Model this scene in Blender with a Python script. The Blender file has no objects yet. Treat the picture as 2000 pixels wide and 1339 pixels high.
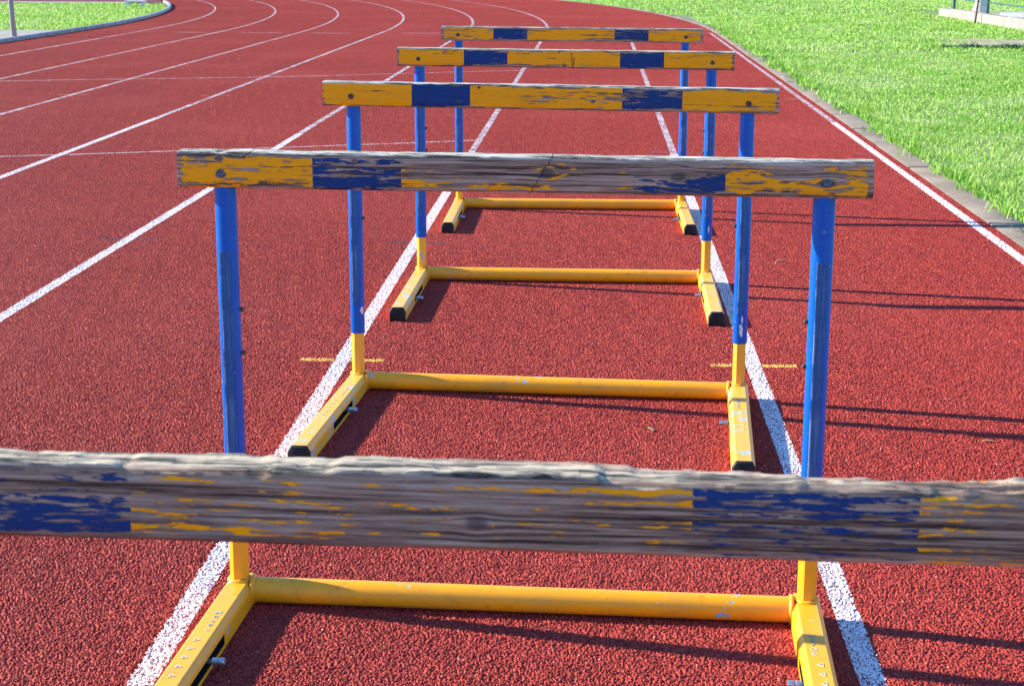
import bpy, bmesh, math, random
import numpy as np
from mathutils import Vector, Matrix, noise as mnoise

S = bpy.context.scene
COL = S.collection
rnd = random.Random(7)
rng = np.random.default_rng(11)

# ------------------------------------------------------------------ camera
YAW, PITCH, ROLL, CAMH = 0.0493, 0.2311, 0.0022, 1.1867
cam = bpy.data.cameras.new('camera')
cam.sensor_width = 36.0
cam.lens = 3251.3 / 2000 * 36.0
cam.clip_start = 0.05
cam.clip_end = 2000
cam.dof.use_dof = True
cam.dof.focus_distance = 3.9
cam.dof.aperture_fstop = 27.0
camo = bpy.data.objects.new('camera', cam)
COL.objects.link(camo)
r0, f0, u0 = Vector((1, 0, 0)), Vector((0, math.cos(PITCH), -math.sin(PITCH))), Vector((0, math.sin(PITCH), math.cos(PITCH)))
right = r0 * math.cos(ROLL) + u0 * math.sin(ROLL)
up = u0 * math.cos(ROLL) - r0 * math.sin(ROLL)
M = Matrix((right, up, -f0)).transposed().to_4x4()
camo.matrix_world = Matrix.Translation((0, 0, CAMH)) @ Matrix.Rotation(YAW, 4, 'Z') @ M
S.camera = camo

# ------------------------------------------------------------------ sky, sun, exposure
SUN_EL, SHADOW_ANG = math.radians(24.5), math.radians(-12.2)   # direction in which shadows fall, from +X
w = bpy.data.worlds.new('World')
S.world = w
w.use_nodes = True
nt = w.node_tree
sky = nt.nodes.new('ShaderNodeTexSky')
sky.sky_type = 'NISHITA'
sky.sun_disc = False
sky.sun_elevation = SUN_EL
sky.sun_rotation = math.radians(282.2)
sky.air_density = 1.0
sky.dust_density = 0.0
sky.ozone_density = 8.0
bg = nt.nodes['Background']
bg.inputs['Strength'].default_value = 0.15
nt.links.new(sky.outputs[0], bg.inputs[0])
sun = bpy.data.lights.new('sun', 'SUN')
sun.energy = 5.0
sun.angle = math.radians(0.5)
sun.color = (1.0, 0.94, 0.80)
suno = bpy.data.objects.new('sun', sun)
COL.objects.link(suno)
d = Vector((math.cos(SHADOW_ANG) * math.cos(SUN_EL), math.sin(SHADOW_ANG) * math.cos(SUN_EL), -math.sin(SUN_EL)))
suno.rotation_euler = d.to_track_quat('-Z', 'Y').to_euler()
suno.location = (-20, 5, 12)
S.view_settings.view_transform = 'Standard'
S.view_settings.look = 'None'
S.view_settings.gamma = 1
S.view_settings.exposure = 1.44

# ------------------------------------------------------------------ helpers
def tag(o, label=None, cat=None, group=None, kind=None):
    for k, v in (('label', label), ('category', cat), ('group', group), ('kind', kind)):
        if v: o[k] = v
    return o

def obj(name, me, mat=None, parent=None, loc=(0, 0, 0), rot=(0, 0, 0)):
    o = bpy.data.objects.new(name, me)
    COL.objects.link(o)
    o.location = loc
    o.rotation_euler = rot
    if mat is not None and me is not None and len(me.materials) == 0:
        me.materials.append(mat)
    if parent is not None: o.parent = parent
    return o

def empty(name, loc, rot=(0, 0, 0)):
    o = bpy.data.objects.new(name, None)
    o.empty_display_size = .1
    COL.objects.link(o)
    o.location = loc
    o.rotation_euler = rot
    return o

def mesh(name, verts, faces, smooth=None):
    me = bpy.data.meshes.new(name)
    me.from_pydata([tuple(v) for v in verts], [], faces)
    bm = bmesh.new(); bm.from_mesh(me)
    bmesh.ops.recalc_face_normals(bm, faces=bm.faces)
    bm.to_mesh(me); bm.free()
    if smooth is not None:
        me.shade_smooth()
        me.set_sharp_from_angle(angle=math.radians(smooth))
    return me

def loft(name, rings, cap=True, smooth=40):
    n = len(rings[0]); V = []; F = []
    for r in rings: V += list(r)
    for i in range(len(rings) - 1):
        for j in range(n):
            k = (j + 1) % n
            F.append((i * n + j, i * n + k, (i + 1) * n + k, (i + 1) * n + j))
    if cap:
        F.append(tuple(range(n))[::-1]); F.append(tuple(range((len(rings) - 1) * n, len(rings) * n)))
    return mesh(name, V, F, smooth)

def ngon(n, r, ph=0): return [(r * math.cos(ph + 2 * math.pi * i / n), r * math.sin(ph + 2 * math.pi * i / n)) for i in range(n)]

def tube_z(name, n, prof, ph=0, smooth=40):       # prof: (radius, z)
    return loft(name, [[(x, y, z) for x, y in ngon(n, r, ph)] for r, z in prof], smooth=smooth)

def tube_x(name, n, prof, smooth=40):             # prof: (radius, x)
    return loft(name, [[(x0, y, z) for y, z in ngon(n, r)] for r, x0 in prof], smooth=smooth)

def box(name, x0, x1, y0, y1, z0, z1, bev=0.0, jit=0.0, seed=0):
    bm = bmesh.new()
    bmesh.ops.create_cube(bm, size=1)
    for v in bm.verts:
        v.co = Vector((x0 + (v.co.x + .5) * (x1 - x0), y0 + (v.co.y + .5) * (y1 - y0), z0 + (v.co.z + .5) * (z1 - z0)))
    if bev: bmesh.ops.bevel(bm, geom=bm.edges[:], offset=bev, segments=2, affect='EDGES', profile=.6)
    if jit:
        q = random.Random(seed)
        for v in bm.verts: v.co += Vector((q.uniform(-jit, jit), q.uniform(-jit, jit), q.uniform(-jit, jit)))
    me = bpy.data.meshes.new(name); bm.to_mesh(me); bm.free()
    return me

# node helper
class G:
    def __init__(s, name):
        s.m = bpy.data.materials.new(name); s.m.use_nodes = True
        s.t = s.m.node_tree; s.b = s.t.nodes['Principled BSDF']; s.o = s.t.nodes['Material Output']
    def n(s, typ, ins=None, **props):
        x = s.t.nodes.new('ShaderNode' + typ)
        for k, v in props.items(): setattr(x, k, v)
        for k, v in (ins or {}).items(): s.put(x.inputs[k], v)
        return x
    def put(s, sock, v):
        if isinstance(v, bpy.types.NodeSocket): s.t.links.new(v, sock)
        elif isinstance(v, bpy.types.Node): s.t.links.new(v.outputs[0], sock)
        else:
            if sock.type == 'RGBA' and len(v) == 3: v = (*v, 1)
            sock.default_value = v
    def math(s, op, a, b=0.0, c=0.0, clamp=False):
        x = s.n('Math', operation=op, use_clamp=clamp)
        for i, v in enumerate((a, b, c)): s.put(x.inputs[i], v)
        return x.outputs[0]
    def mix(s, f, a, b):
        x = s.n('Mix', data_type='RGBA')
        s.put(x.inputs[0], f); s.put(x.inputs[6], a); s.put(x.inputs[7], b)
        return x.outputs[2]
    def noise(s, vec, scale, detail=3, rough=.55):
        x = s.n('TexNoise', {'Scale': scale, 'Detail': detail, 'Roughness': rough})
        if vec is not None: s.put(x.inputs['Vector'], vec)
        return x.outputs['Fac']
    def step(s, v, lo, hi):
        x = s.n('MapRange', {'Value': v, 'From Min': lo, 'From Max': hi}, interpolation_type='SMOOTHSTEP')
        return x.outputs[0]
    def ramp(s, v, stops):
        x = s.n('ValToRGB'); s.put(x.inputs[0], v)
        e = x.color_ramp.elements
        while len(e) < len(stops): e.new(.5)
        for el, (p, c) in zip(e, stops):
            el.position = p; el.color = (*c, 1) if not isinstance(c, float) else (c, c, c, 1)
        return x.outputs[0]
    def scaled(s, vec, sc, loc=(0, 0, 0)):
        x = s.n('Mapping'); s.put(x.inputs['Vector'], vec); x.inputs['Scale'].default_value = sc; x.inputs['Location'].default_value = loc
        return x.outputs[0]
    def objc(s): return s.n('TexCoord').outputs['Object']
    def pos(s): return s.n('NewGeometry').outputs['Position']
    def sep(s, v):
        x = s.n('SeparateXYZ'); s.put(x.inputs[0], v); return x.outputs
    def bump(s, h, strength=.5, dist=.002):
        x = s.n('Bump', {'Strength': strength, 'Distance': dist, 'Height': h}); return x.outputs[0]
    def set(s, color=None, rough=None, normal=None, **kw):
        if color is not None: s.put(s.b.inputs['Base Color'], color)
        if rough is not None: s.put(s.b.inputs['Roughness'], rough)
        if normal is not None: s.put(s.b.inputs['Normal'], normal)
        for k, v in kw.items(): s.put(s.b.inputs[k.replace('_', ' ')], v)
        return s.m

# ------------------------------------------------------------------ materials
def mat_track():
    g = G('red_granular_track')
    p = g.pos()
    t = g.n('Attribute', attribute_name='tone').outputs['Fac']
    c = g.ramp(t, [(0, (.10, .007, .006)), (.35, (.27, .022, .014)), (.8, (.385, .040, .024)), (.993, (.43, .058, .034)), (1, (.60, .40, .32))])
    big = g.noise(p, .5, 4)
    c = g.mix(g.math('MULTIPLY', g.step(big, .42, .7), .35), c, (.40, .060, .042))
    lane = g.noise(g.scaled(p, (2.6, .25, 1)), 1, 4, .6)
    c = g.mix(g.math('MULTIPLY', g.step(lane, .52, .72), .30), c, (.20, .020, .016))
    mid = g.noise(p, 8, 3)
    c = g.mix(g.math('MULTIPLY', g.step(mid, .5, .75), .25), c, (.15, .012, .014))
    return g.set(c, .72, g.bump(g.noise(p, 700, 2), .4, .0008), Specular_IOR_Level=.24)

def mat_line(name, col, cover=.8, relief=False, wear=.3):
    """worn paint; relief: the mesh carries the grain height, so the paint stays on the crests and leaves the pores bare"""
    g = G(name)
    p = g.pos()
    uv = g.n('UVMap'); x = g.sep(uv.outputs[0])[0]
    e = g.step(g.math('MULTIPLY', g.math('ABSOLUTE', g.math('SUBTRACT', x, .5)), 2.0), .78, 1.02)
    if relief:
        q = g.math('SUBTRACT', 1.0, g.n('Attribute', attribute_name='crest').outputs['Fac'])
        q = g.math('ADD', g.math('MULTIPLY', q, .62), g.math('MULTIPLY', g.n('Attribute', attribute_name='tone').outputs['Fac'], .16))
        h = g.noise(p, 700, 2)
    else:
        v = g.n('TexVoronoi', {'Scale': 185.0}, feature='F1'); g.put(v.inputs['Vector'], p)
        q = g.math('ADD', g.math('MULTIPLY', v.outputs['Distance'], .45), g.math('MULTIPLY', g.sep(v.outputs['Color'])[1], .22))
        h = g.math('MULTIPLY', v.outputs['Distance'], -1.0)
    q = g.math('ADD', q, g.math('MULTIPLY', g.noise(p, 9, 4), wear))
    q = g.math('ADD', q, g.math('MULTIPLY', e, .34))
    gone = g.step(q, cover - .05, cover + .04)
    c = g.mix(g.step(g.noise(p, 35, 3), .4, .75), col, tuple(k * .80 for k in col))
    g.set(c, .65, g.bump(h, .5, .001 if relief else .003))
    tr = g.n('BsdfTransparent'); mx = g.n('MixShader')
    g.put(mx.inputs[0], gone); g.put(mx.inputs[1], g.b.outputs[0]); g.put(mx.inputs[2], tr.outputs[0])
    g.t.links.new(mx.outputs[0], g.o.inputs[0])
    return g.m

def mat_metal_paint(name, col, dull, under, chip=.70, rough=.34, dirt=.5, spec=.4):
    g = G(name)
    o = g.objc()
    info = g.n('ObjectInfo').outputs['Random']
    vv = g.n('VectorMath', operation='ADD'); g.put(vv.inputs[0], o)
    cx = g.n('CombineXYZ'); g.put(cx.inputs[0], g.math('MULTIPLY', info, 7.3)); g.put(cx.inputs[1], g.math('MULTIPLY', info, 3.1)); g.put(vv.inputs[1], cx.outputs[0])
    o = vv.outputs[0]
    c = g.mix(g.step(g.noise(o, 9, 4), .35, .75), col, dull)
    c = g.mix(g.math('MULTIPLY', g.step(g.noise(o, 38, 5, .7), .56, .72), dirt), c, tuple(k * .45 for k in dull))
    a = g.noise(o, 26, 4, .6); b = g.noise(o, 5, 2)
    ch = g.step(g.math('ADD', a, g.math('MULTIPLY', b, .35)), chip + .16, chip + .175)
    c = g.mix(ch, c, under)
    sc = g.noise(g.scaled(o, (90, 90, 420)), 1.0, 2)
    spk = g.step(sc, .745, .76)
    c = g.mix(g.math('MULTIPLY', spk, .8), c, (.62, .60, .55))
    h = g.math('SUBTRACT', g.math('MULTIPLY', g.noise(o, 120, 3), .15), g.math('MULTIPLY', ch, .5))
    r = g.math('ADD', rough, g.math('MULTIPLY', g.noise(o, 30, 3), .22))
    return g.set(c, r, g.bump(h, .35, .0015), Specular_IOR_Level=spec)

def mat_board(name, wear_stops, *, ztop=0.0, streak=(16, 50, 260), fine=.55, coarse=.6, bias=0.0, seed=0.0, half=.032, knots=(), edge=.3, topcol=(.60, .55, .46), cracks=(), grime=.25, groove=.35):
    g = G(name)
    o = g.objc()
    x, y, z = g.sep(o)[0:3]
    # knots bend the grain around them
    zz = z; dark = None
    for kx, kz, kr in knots:
        dx = g.math('MULTIPLY', g.math('SUBTRACT', x, kx), 1 / (kr * 1.7)); dz = g.math('MULTIPLY', g.math('SUBTRACT', z, kz), 1 / kr)
        d2 = g.math('ADD', g.math('MULTIPLY', dx, dx), g.math('MULTIPLY', dz, dz))
        ex = g.math('POWER', 2.718, g.math('MULTIPLY', d2, -.35))
        zz = g.math('ADD', zz, g.math('MULTIPLY', g.math('MULTIPLY', ex, dz), -kr * .55))
        dk = g.step(d2, 1.6, .15)
        dark = dk if dark is None else g.math('MAXIMUM', dark, dk)
    cb = g.n('CombineXYZ'); g.put(cb.inputs[0], g.math('ADD', x, seed)); g.put(cb.inputs[1], y); g.put(cb.inputs[2], zz)
    gv = cb.outputs[0]
    fib = g.noise(g.scaled(gv, (9, 160, 420)), 1, 5, .75)
    ring = g.noise(g.scaled(gv, (1.8, 60, 190)), 1, 3, .55)
    mx_ = g.math('ADD', g.math('MULTIPLY', fib, .55), g.math('MULTIPLY', ring, .45))
    mx_ = g.math('ADD', g.math('MULTIPLY', g.math('SUBTRACT', mx_, .5), 1.5), .515)
    wood = g.ramp(mx_, [(.35, (.035, .023, .018)), (.42, (.13, .08, .055)), (.49, (.30, .195, .135)), (.56, (.41, .29, .21)), (.66, (.55, .43, .33))])
    wood = g.mix(g.math('MULTIPLY', g.step(g.noise(g.scaled(gv, (4, 30, 26)), 1, 5, .65), .52, .72), .5), wood, (.07, .066, .074))
    if dark is not None: wood = g.mix(g.math('MULTIPLY', dark, .75), wood, (.05, .04, .042))
    # paint: yellow with two blue bands
    ax = g.math('ABSOLUTE', g.math('ADD', g.math('ADD', x, .004), g.math('MULTIPLY', g.math('SUBTRACT', g.noise(g.scaled(o, (40, 40, 300)), 1, 3), .5), .004)))
    blue = g.math('MULTIPLY', g.math('GREATER_THAN', ax, .2), g.math('LESS_THAN', ax, .356))
    yel = g.mix(g.noise(g.scaled(gv, (9, 60, 60)), 1, 4), (.95, .375, .0), (.84, .31, .0))
    scr = g.step(g.math('ADD', g.math('MULTIPLY', fib, .55), g.math('MULTIPLY', ring, .45)), .435, .36)
    pc = g.mix(blue, yel, g.mix(g.noise(g.scaled(gv, (9, 60, 60)), 1, 4), (.003, .030, .125), (.004, .040, .165)))
    pc = g.mix(g.math('MULTIPLY', scr, .6), pc, (.06, .045, .04))
    grm = g.step(g.noise(g.scaled(gv, (5, 30, 40), (9, 0, 0)), 1, 5, .7), .56, .72)
    pc = g.mix(g.math('MULTIPLY', grm, grime), pc, (.05, .04, .035))
    # wear
    prof = g.ramp(g.math('ADD', g.math('MULTIPLY', x, 1 / 1.2), .5), wear_stops)
    n1 = g.noise(g.scaled(gv, streak, (seed, 0, 0)), 1, 5, .68)
    n2 = g.noise(g.scaled(gv, (6.5, 20, 34), (seed * 2, 3, 0)), 1, 4, .6)
    az = g.math('DIVIDE', g.math('ABSOLUTE', z), half)
    wv = g.math('ADD', g.math('ADD', prof, bias), g.math('MULTIPLY', z, ztop / half))
    wv = g.math('ADD', wv, g.math('MULTIPLY', g.math('SUBTRACT', n1, .5), fine * 2))
    wv = g.math('ADD', wv, g.math('MULTIPLY', g.math('SUBTRACT', n2, .5), coarse * 2))
    wv = g.math('ADD', wv, g.math('MULTIPLY', g.math('SUBTRACT', ring, .5), -groove))
    wv = g.math('ADD', wv, g.math('MULTIPLY', g.step(az, .62, 1.0), edge))
    wv = g.math('ADD', wv, g.math('MULTIPLY', g.step(g.math('ABSOLUTE', x), .585, .6), edge))
    if dark is not None: wv = g.math('ADD', wv, g.math('MULTIPLY', dark, .35))
    bare = g.step(wv, .49, .52)
    col = g.mix(bare, pc, wood)
    # weathered pale top edge
    top = g.step(g.math('ADD', z, g.math('MULTIPLY', g.noise(g.scaled(gv, (22, 40, 5)), 1, 4), .005)), half - .0025, half - .0005)
    tn = g.noise(g.scaled(gv, (9, 150, 60)), 1, 5, .7)
    tcol = g.ramp(tn, [(.42, (.04, .04, .035)), (.48, (.20, .18, .14)), (.54, topcol), (.78, tuple(min(1, k * 1.2) for k in topcol))])
    tp = g.math('MULTIPLY', top, g.step(g.math('ADD', bias, g.noise(g.scaled(gv, (4, 40, 40), (5, 0, 0)), 1, 3)), .30, .42))
    col = g.mix(tp, col, tcol)
    ck = None
    for cx_, k_, w_, za, zb in cracks:
        wob = g.math('MULTIPLY', g.math('SUBTRACT', g.noise(g.scaled(o, (1, 1, 120)), 1, 4, .7), .5), .03)
        dd = g.math('ABSOLUTE', g.math('SUBTRACT', x, g.math('ADD', g.math('ADD', cx_, g.math('MULTIPLY', z, k_)), wob)))
        m_ = g.math('MULTIPLY', g.step(dd, w_, w_ * .4), g.math('MULTIPLY', g.math('GREATER_THAN', z, za), g.math('LESS_THAN', z, zb)))
        ck = m_ if ck is None else g.math('MAXIMUM', ck, m_)
    if ck is not None: col = g.mix(g.math('MULTIPLY', ck, .92), col, (.012, .011, .013))
    h = g.math('ADD', g.math('MULTIPLY', fib, .8), g.math('MULTIPLY', ring, .5))
    h = g.math('ADD', g.math('MULTIPLY', h, g.math('ADD', g.math('MULTIPLY', bare, .8), .2)), g.math('MULTIPLY', bare, -.35))
    return g.set(col, g.math('ADD', .5, g.math('MULTIPLY', bare, .35)), g.bump(h, 1.0, .0035), Specular_IOR_Level=.2)

def mat_plain(name, c1, c2, scale=8, rough=.7, bump=.3, dist=.003, bscale=60, **kw):
    g = G(name); p = g.objc()
    c = g.mix(g.step(g.noise(p, scale, 5, .6), .3, .7), c1, c2)
    return g.set(c, rough, g.bump(g.noise(p, bscale, 5, .65), bump, dist), **kw)

def mat_tape():
    g = G('faded_scale_tape'); p = g.objc()
    a = g.noise(g.scaled(p, (210, 60, 9)), 1, 4, .65); b = g.noise(p, 16, 3)
    c = g.mix(g.step(g.math('ADD', g.math('MULTIPLY', a, .6), g.math('MULTIPLY', b, .4)), .44, .64), (.006, .07, .22), (.055, .16, .29))
    edge = g.step(g.sep(p)[0], -.0062, -.0088)
    c = g.mix(g.math('MULTIPLY', edge, g.step(b, .40, .60)), c, (.42, .50, .55))
    return g.set(c, .42, g.bump(a, .2, .001), Specular_IOR_Level=.35)

def mat_concrete(name, c1, c2):
    g = G(name); p = g.pos()
    c = g.mix(g.step(g.noise(p, 3.5, 6, .65), .32, .7), c1, c2)
    c = g.mix(g.math('MULTIPLY', g.step(g.noise(p, 22, 5, .7), .55, .72), .6), c, tuple(k * .45 for k in c1))
    return g.set(c, .85, g.bump(g.noise(p, 130, 5, .7), .5, .003))

def mat_blades():
    g = G('grass_blades')
    a = g.n('Attribute', attribute_name='tone'); t = a.outputs['Fac']
    p = g.pos()
    patch = g.noise(p, .9, 4, .6)
    c = g.ramp(t, [(0, (.10, .26, .012)), (.4, (.29, .51, .055)), (.75, (.47, .65, .15)), (.92, (.60, .68, .27)), (1, (.70, .62, .38))])
    c = g.mix(g.math('MULTIPLY', g.step(patch, .5, .68), .55), c, (.54, .62, .26))
    c = g.mix(g.math('MULTIPLY', g.step(g.noise(p, 3.1, 4), .54, .66), .75), c, (.17, .45, .012))
    g.set(c, .5, Specular_IOR_Level=.4)
    tl = g.n('BsdfTranslucent'); g.put(tl.inputs[0], c)
    mx = g.n('MixShader'); g.put(mx.inputs[0], .38); g.put(mx.inputs[1], g.b.outputs[0]); g.put(mx.inputs[2], tl.outputs[0])
    g.t.links.new(mx.outputs[0], g.o.inputs[0])
    return g.m

def mat_ground():
    g = G('turf_soil'); p = g.pos()
    c = g.mix(g.step(g.noise(p, 1.2, 5), .4, .65), (.10, .16, .04), (.20, .22, .09))
    c = g.mix(g.math('MULTIPLY', g.step(g.noise(p, 14, 5, .7), .55, .7), .7), c, (.34, .32, .16))
    return g.set(c, .95, g.bump(g.noise(p, 40, 4), .8, .02))

TRACK = mat_track()
WHITE = mat_line('white_line_paint', (.80, .78, .79), .50, False, .38)
WHITER = mat_line('white_line_paint_on_grain', (.86, .84, .84), .72, True, .36)
THINW = mat_line('thin_white_line_paint', (.78, .76, .78), .50)
YMARK = mat_line('yellow_mark_paint', (.82, .47, .07), .68, True)
KMARK = mat_line('dark_mark_paint', (.05, .045, .06), .60, True)
BMARK = mat_line('faded_blue_mark_paint', (.14, .12, .36), .44, True)
YMARKF = mat_line('far_yellow_mark_paint', (.74, .42, .10), .48)
SCUFF = mat_line('pale_scuff', (.66, .46, .46), .42)
YEL = mat_metal_paint('yellow_metal_paint', (.88, .335, .003), (.72, .29, .02), (.16, .42, .62), .72)
YEL2 = mat_metal_paint('yellow_metal_paint_chipped', (.86, .35, .015), (.82, .36, .05), (.13, .40, .66), .645)
BLUE = mat_metal_paint('blue_metal_paint', (.0, .092, .40), (.0005, .074, .33), (.60, .55, .58), .76, .22, .2, .3)
STRIP = mat_tape()
ZINC = mat_plain('zinc_steel', (.55, .57, .60), (.42, .44, .47), 60, .35, .1, Metallic=.85)
DULL = mat_plain('dull_steel', (.06, .075, .09), (.14, .165, .19), 90, .5, .2, Metallic=.6)
RUST = mat_plain('dark_rusty_steel', (.05, .045, .05), (.12, .08, .06), 80, .6, .3, Metallic=.5)
BLACK = mat_plain('black_rubber_cap', (.008, .007, .008), (.018, .015, .016), 40, .6, .2, Specular_IOR_Level=.25)
INK = mat_plain('worn_blue_stencil', (.05, .20, .30), (.42, .40, .28), 300, .6, .1)
INKPALE = mat_plain('worn_pale_stencil', (.74, .50, .24), (.50, .46, .36), 300, .6, .1)
PRIMER = mat_plain('bare_primer', (.62, .50, .50), (.70, .62, .62), 60, .6, .1)
KERB = mat_concrete('kerb_concrete', (.15, .112, .078), (.235, .18, .132))
PALE = mat_concrete('pale_concrete', (.21, .18, .145), (.32, .28, .24))
RAIL = mat_plain('painted_kerb_rail', (.13, .135, .135), (.26, .265, .26), 6, .5, .2)
SOIL = mat_concrete('bare_soil', (.25, .20, .12), (.36, .29, .20))
BLADES = mat_blades()
GROUND = mat_ground()
SHADE_GREEN = mat_plain('shade_green', (.012, .06, .025), (.03, .11, .03), 4, .6, .1)  # shadow on the grass, put into the blade colour
GREENPOST = mat_plain('green_fence_paint', (.012, .07, .06), (.02, .10, .085), 20, .4, .1)
BARK = mat_plain('pale_bark', (.42, .37, .32), (.60, .55, .50), 5, .9, .6, .02, 25)
LEAF = mat_plain('leaf', (.05, .11, .025), (.09, .16, .04), 3, .6, .2)
POLE = mat_plain('weathered_pole', (.30, .21, .15), (.24, .25, .25), 7, .8, .4)
PAVE = mat_concrete('grey_paving', (.40, .40, .40), (.50, .50, .50))
OLIVE = mat_concrete('dry_field', (.33, .32, .14), (.26, .30, .12))

# ------------------------------------------------------------------ the setting
UC, VC = -0.735 - 51.3, 25.0           # centre of the bend
def path_pt(u, s):                      # lateral place u on the straight, distance s along it
    if s <= VC: return (u, s)
    R = u - UC; a = (s - VC) / 51.3
    return (UC + R * math.cos(a), VC + R * math.sin(a))

def strip(name, u0, u1, ss, z, nu=1):
    V = []; F = []; UV = []
    for s in ss:
        for j in range(nu + 1):
            t = j / nu; x, y = path_pt(u0 + (u1 - u0) * t, s); V.append((x, y, z)); UV.append((t, s))
    for i in range(len(ss) - 1):
        for j in range(nu):
            a = i * (nu + 1) + j; F.append((a, a + 1, a + nu + 2, a + nu + 1))
    me = bpy.data.meshes.new(name); me.from_pydata(V, [], F)
    l = me.uv_layers.new(name='UVMap')
    for lp in me.loops: l.data[lp.index].uv = UV[lp.vertex_index]
    return me

def sheet(name, pts, z):
    me = bpy.data.meshes.new(name); me.from_pydata([(x, y, z) for x, y in pts], [], [tuple(range(len(pts)))])
    return me

ground = tag(obj('ground', sheet('ground', [(-400, -200), (400, -200), (400, 700), (-400, 700)], -.03), GROUND), 'green turf ground beside and beyond the running track', 'ground', kind='structure')
SS = [-30, -10, 0, 4, 8, 14, 20] + [25 + 2.0 * i for i in range(0, 60)]
U_IN, U_OUT = -7.72, 1.762
track = tag(obj('running_track', strip('running_track', U_IN - .1, U_OUT, SS, -.0012, 4), TRACK), 'red rubber running track curving left in the distance', 'track', kind='structure')

# the rubber granules: one periodic tile of real relief, laid over the whole track
NC = 168
TS = (U_OUT - U_IN) / 16
CELL = TS / NC
gr = np.random.default_rng(5)
JX, JY = gr.uniform(.08, .92, (NC, NC)), gr.uniform(.08, .92, (NC, NC))
GH = gr.uniform(.0014, .0064, (NC, NC)); GRD = gr.uniform(.56, .92, (NC, NC)); GT = gr.uniform(0, 1, (NC, NC))
def relief(X, Y):
    """height and grain tone at places measured from the tile corner (periodic)"""
    fx, fy = X / CELL, Y / CELL
    ix, iy = np.floor(fx).astype(int), np.floor(fy).astype(int)
    best = np.zeros(X.shape); tone = np.full(X.shape, .05)
    for dx in (-1, 0, 1):
        for dy in (-1, 0, 1):
            cx, cy = ix + dx, iy + dy; mx_, my_ = cx % NC, cy % NC
            d2 = ((fx - cx - JX[mx_, my_]) ** 2 + (fy - cy - JY[mx_, my_]) ** 2) / GRD[mx_, my_] ** 2
            h = GH[mx_, my_] * np.sqrt(np.clip(1 - d2, 0, 1))
            m = h > best
            best = np.where(m, h, best); tone = np.where(m, GT[mx_, my_], tone)
    return best, tone

def grid_faces(nx, ny):
    i, j = np.meshgrid(np.arange(nx - 1), np.arange(ny - 1), indexing='ij')
    a = i * ny + j
    return np.stack([a, a + ny, a + ny + 1, a + 1], -1).reshape(-1, 4)

def fast_mesh(name, V, F, attrs, uv=None):
    me = bpy.data.meshes.new(name)
    me.vertices.add(len(V)); me.vertices.foreach_set('co', V.astype(np.float32).ravel())
    me.loops.add(F.size); me.loops.foreach_set('vertex_index', F.astype(np.int32).ravel())
    me.polygons.add(len(F)); me.polygons.foreach_set('loop_start', (np.arange(len(F)) * 4).astype(np.int32))
    me.update(calc_edges=True)
    for k, v in attrs.items():
        at = me.attributes.new(k, 'FLOAT_VECTOR' if v.ndim == 2 else 'FLOAT', 'POINT')
        at.data.foreach_set('vector' if v.ndim == 2 else 'value', v.astype(np.float32).ravel())
    if uv is not None:
        l = me.uv_layers.new(name='UVMap'); l.data.foreach_set('uv', uv[F.ravel()].astype(np.float32).ravel())
    me.shade_smooth()
    return me

nt_ = 505
gx, gy = np.meshgrid(np.linspace(0, TS, nt_), np.linspace(0, TS, nt_), indexing='ij')
hz, tn = relief(gx, gy)
TV = np.stack([gx - TS / 2, gy - TS / 2, hz], -1).reshape(-1, 3)
places = []
for j in range(-3, 41):                       # straight: rows end where the bend starts
    for i in range(16): places.append((U_IN + (i + .5) * TS, VC - (41 - j - .5) * TS, 0.0, 1.0))
nb = int(62 / TS)
for j in range(nb):
    a_ = (j + .5) * TS / 51.3
    for i in range(16):
        Rr = U_IN + (i + .5) * TS - UC
        places.append((UC + Rr * math.cos(a_), VC + Rr * math.sin(a_), a_, (Rr + TS / 2) / 51.3))
PL = np.array(places); npl = len(PL)
V = np.concatenate([TV, np.stack([PL[:, 0], PL[:, 1], np.zeros(npl)], 1)])
nv = len(TV)
z0 = np.zeros(nv)
gran_me = fast_mesh('rubber_granules', V, grid_faces(nt_, nt_), dict(tone=np.concatenate([tn.ravel(), np.zeros(npl)]), place=np.concatenate([z0, np.ones(npl)]),
                    turn=np.concatenate([np.zeros((nv, 3)), np.stack([np.zeros(npl), np.zeros(npl), PL[:, 2]], 1)]), size=np.concatenate([np.ones((nv, 3)), np.stack([np.ones(npl), PL[:, 3], np.ones(npl)], 1)])))
gran = obj('rubber_granules', gran_me, TRACK, track)
gran['kind'] = 'stuff'
ng = bpy.data.node_groups.new('lay_tiles', 'GeometryNodeTree')
ng.interface.new_socket('Geometry', in_out='INPUT', socket_type='NodeSocketGeometry')
ng.interface.new_socket('Geometry', in_out='OUTPUT', socket_type='NodeSocketGeometry')
gi, go = ng.nodes.new('NodeGroupInput'), ng.nodes.new('NodeGroupOutput')
def named(nm, dt):
    x = ng.nodes.new('GeometryNodeInputNamedAttribute'); x.data_type = dt; x.inputs['Name'].default_value = nm; return x.outputs['Attribute']
cmp_ = ng.nodes.new('FunctionNodeCompare'); cmp_.operation = 'GREATER_THAN'; ng.links.new(named('place', 'FLOAT'), cmp_.inputs[0]); cmp_.inputs[1].default_value = .5
sp = ng.nodes.new('GeometryNodeSeparateGeometry'); sp.domain = 'POINT'
ng.links.new(gi.outputs[0], sp.inputs[0]); ng.links.new(cmp_.outputs[0], sp.inputs['Selection'])
ip = ng.nodes.new('GeometryNodeInstanceOnPoints')
ng.links.new(sp.outputs[0], ip.inputs['Points']); ng.links.new(sp.outputs[1], ip.inputs['Instance'])
e2r = ng.nodes.new('FunctionNodeEulerToRotation'); ng.links.new(named('turn', 'FLOAT_VECTOR'), e2r.inputs[0]); ng.links.new(e2r.outputs[0], ip.inputs['Rotation'])
ng.links.new(named('size', 'FLOAT_VECTOR'), ip.inputs['Scale'])
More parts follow.
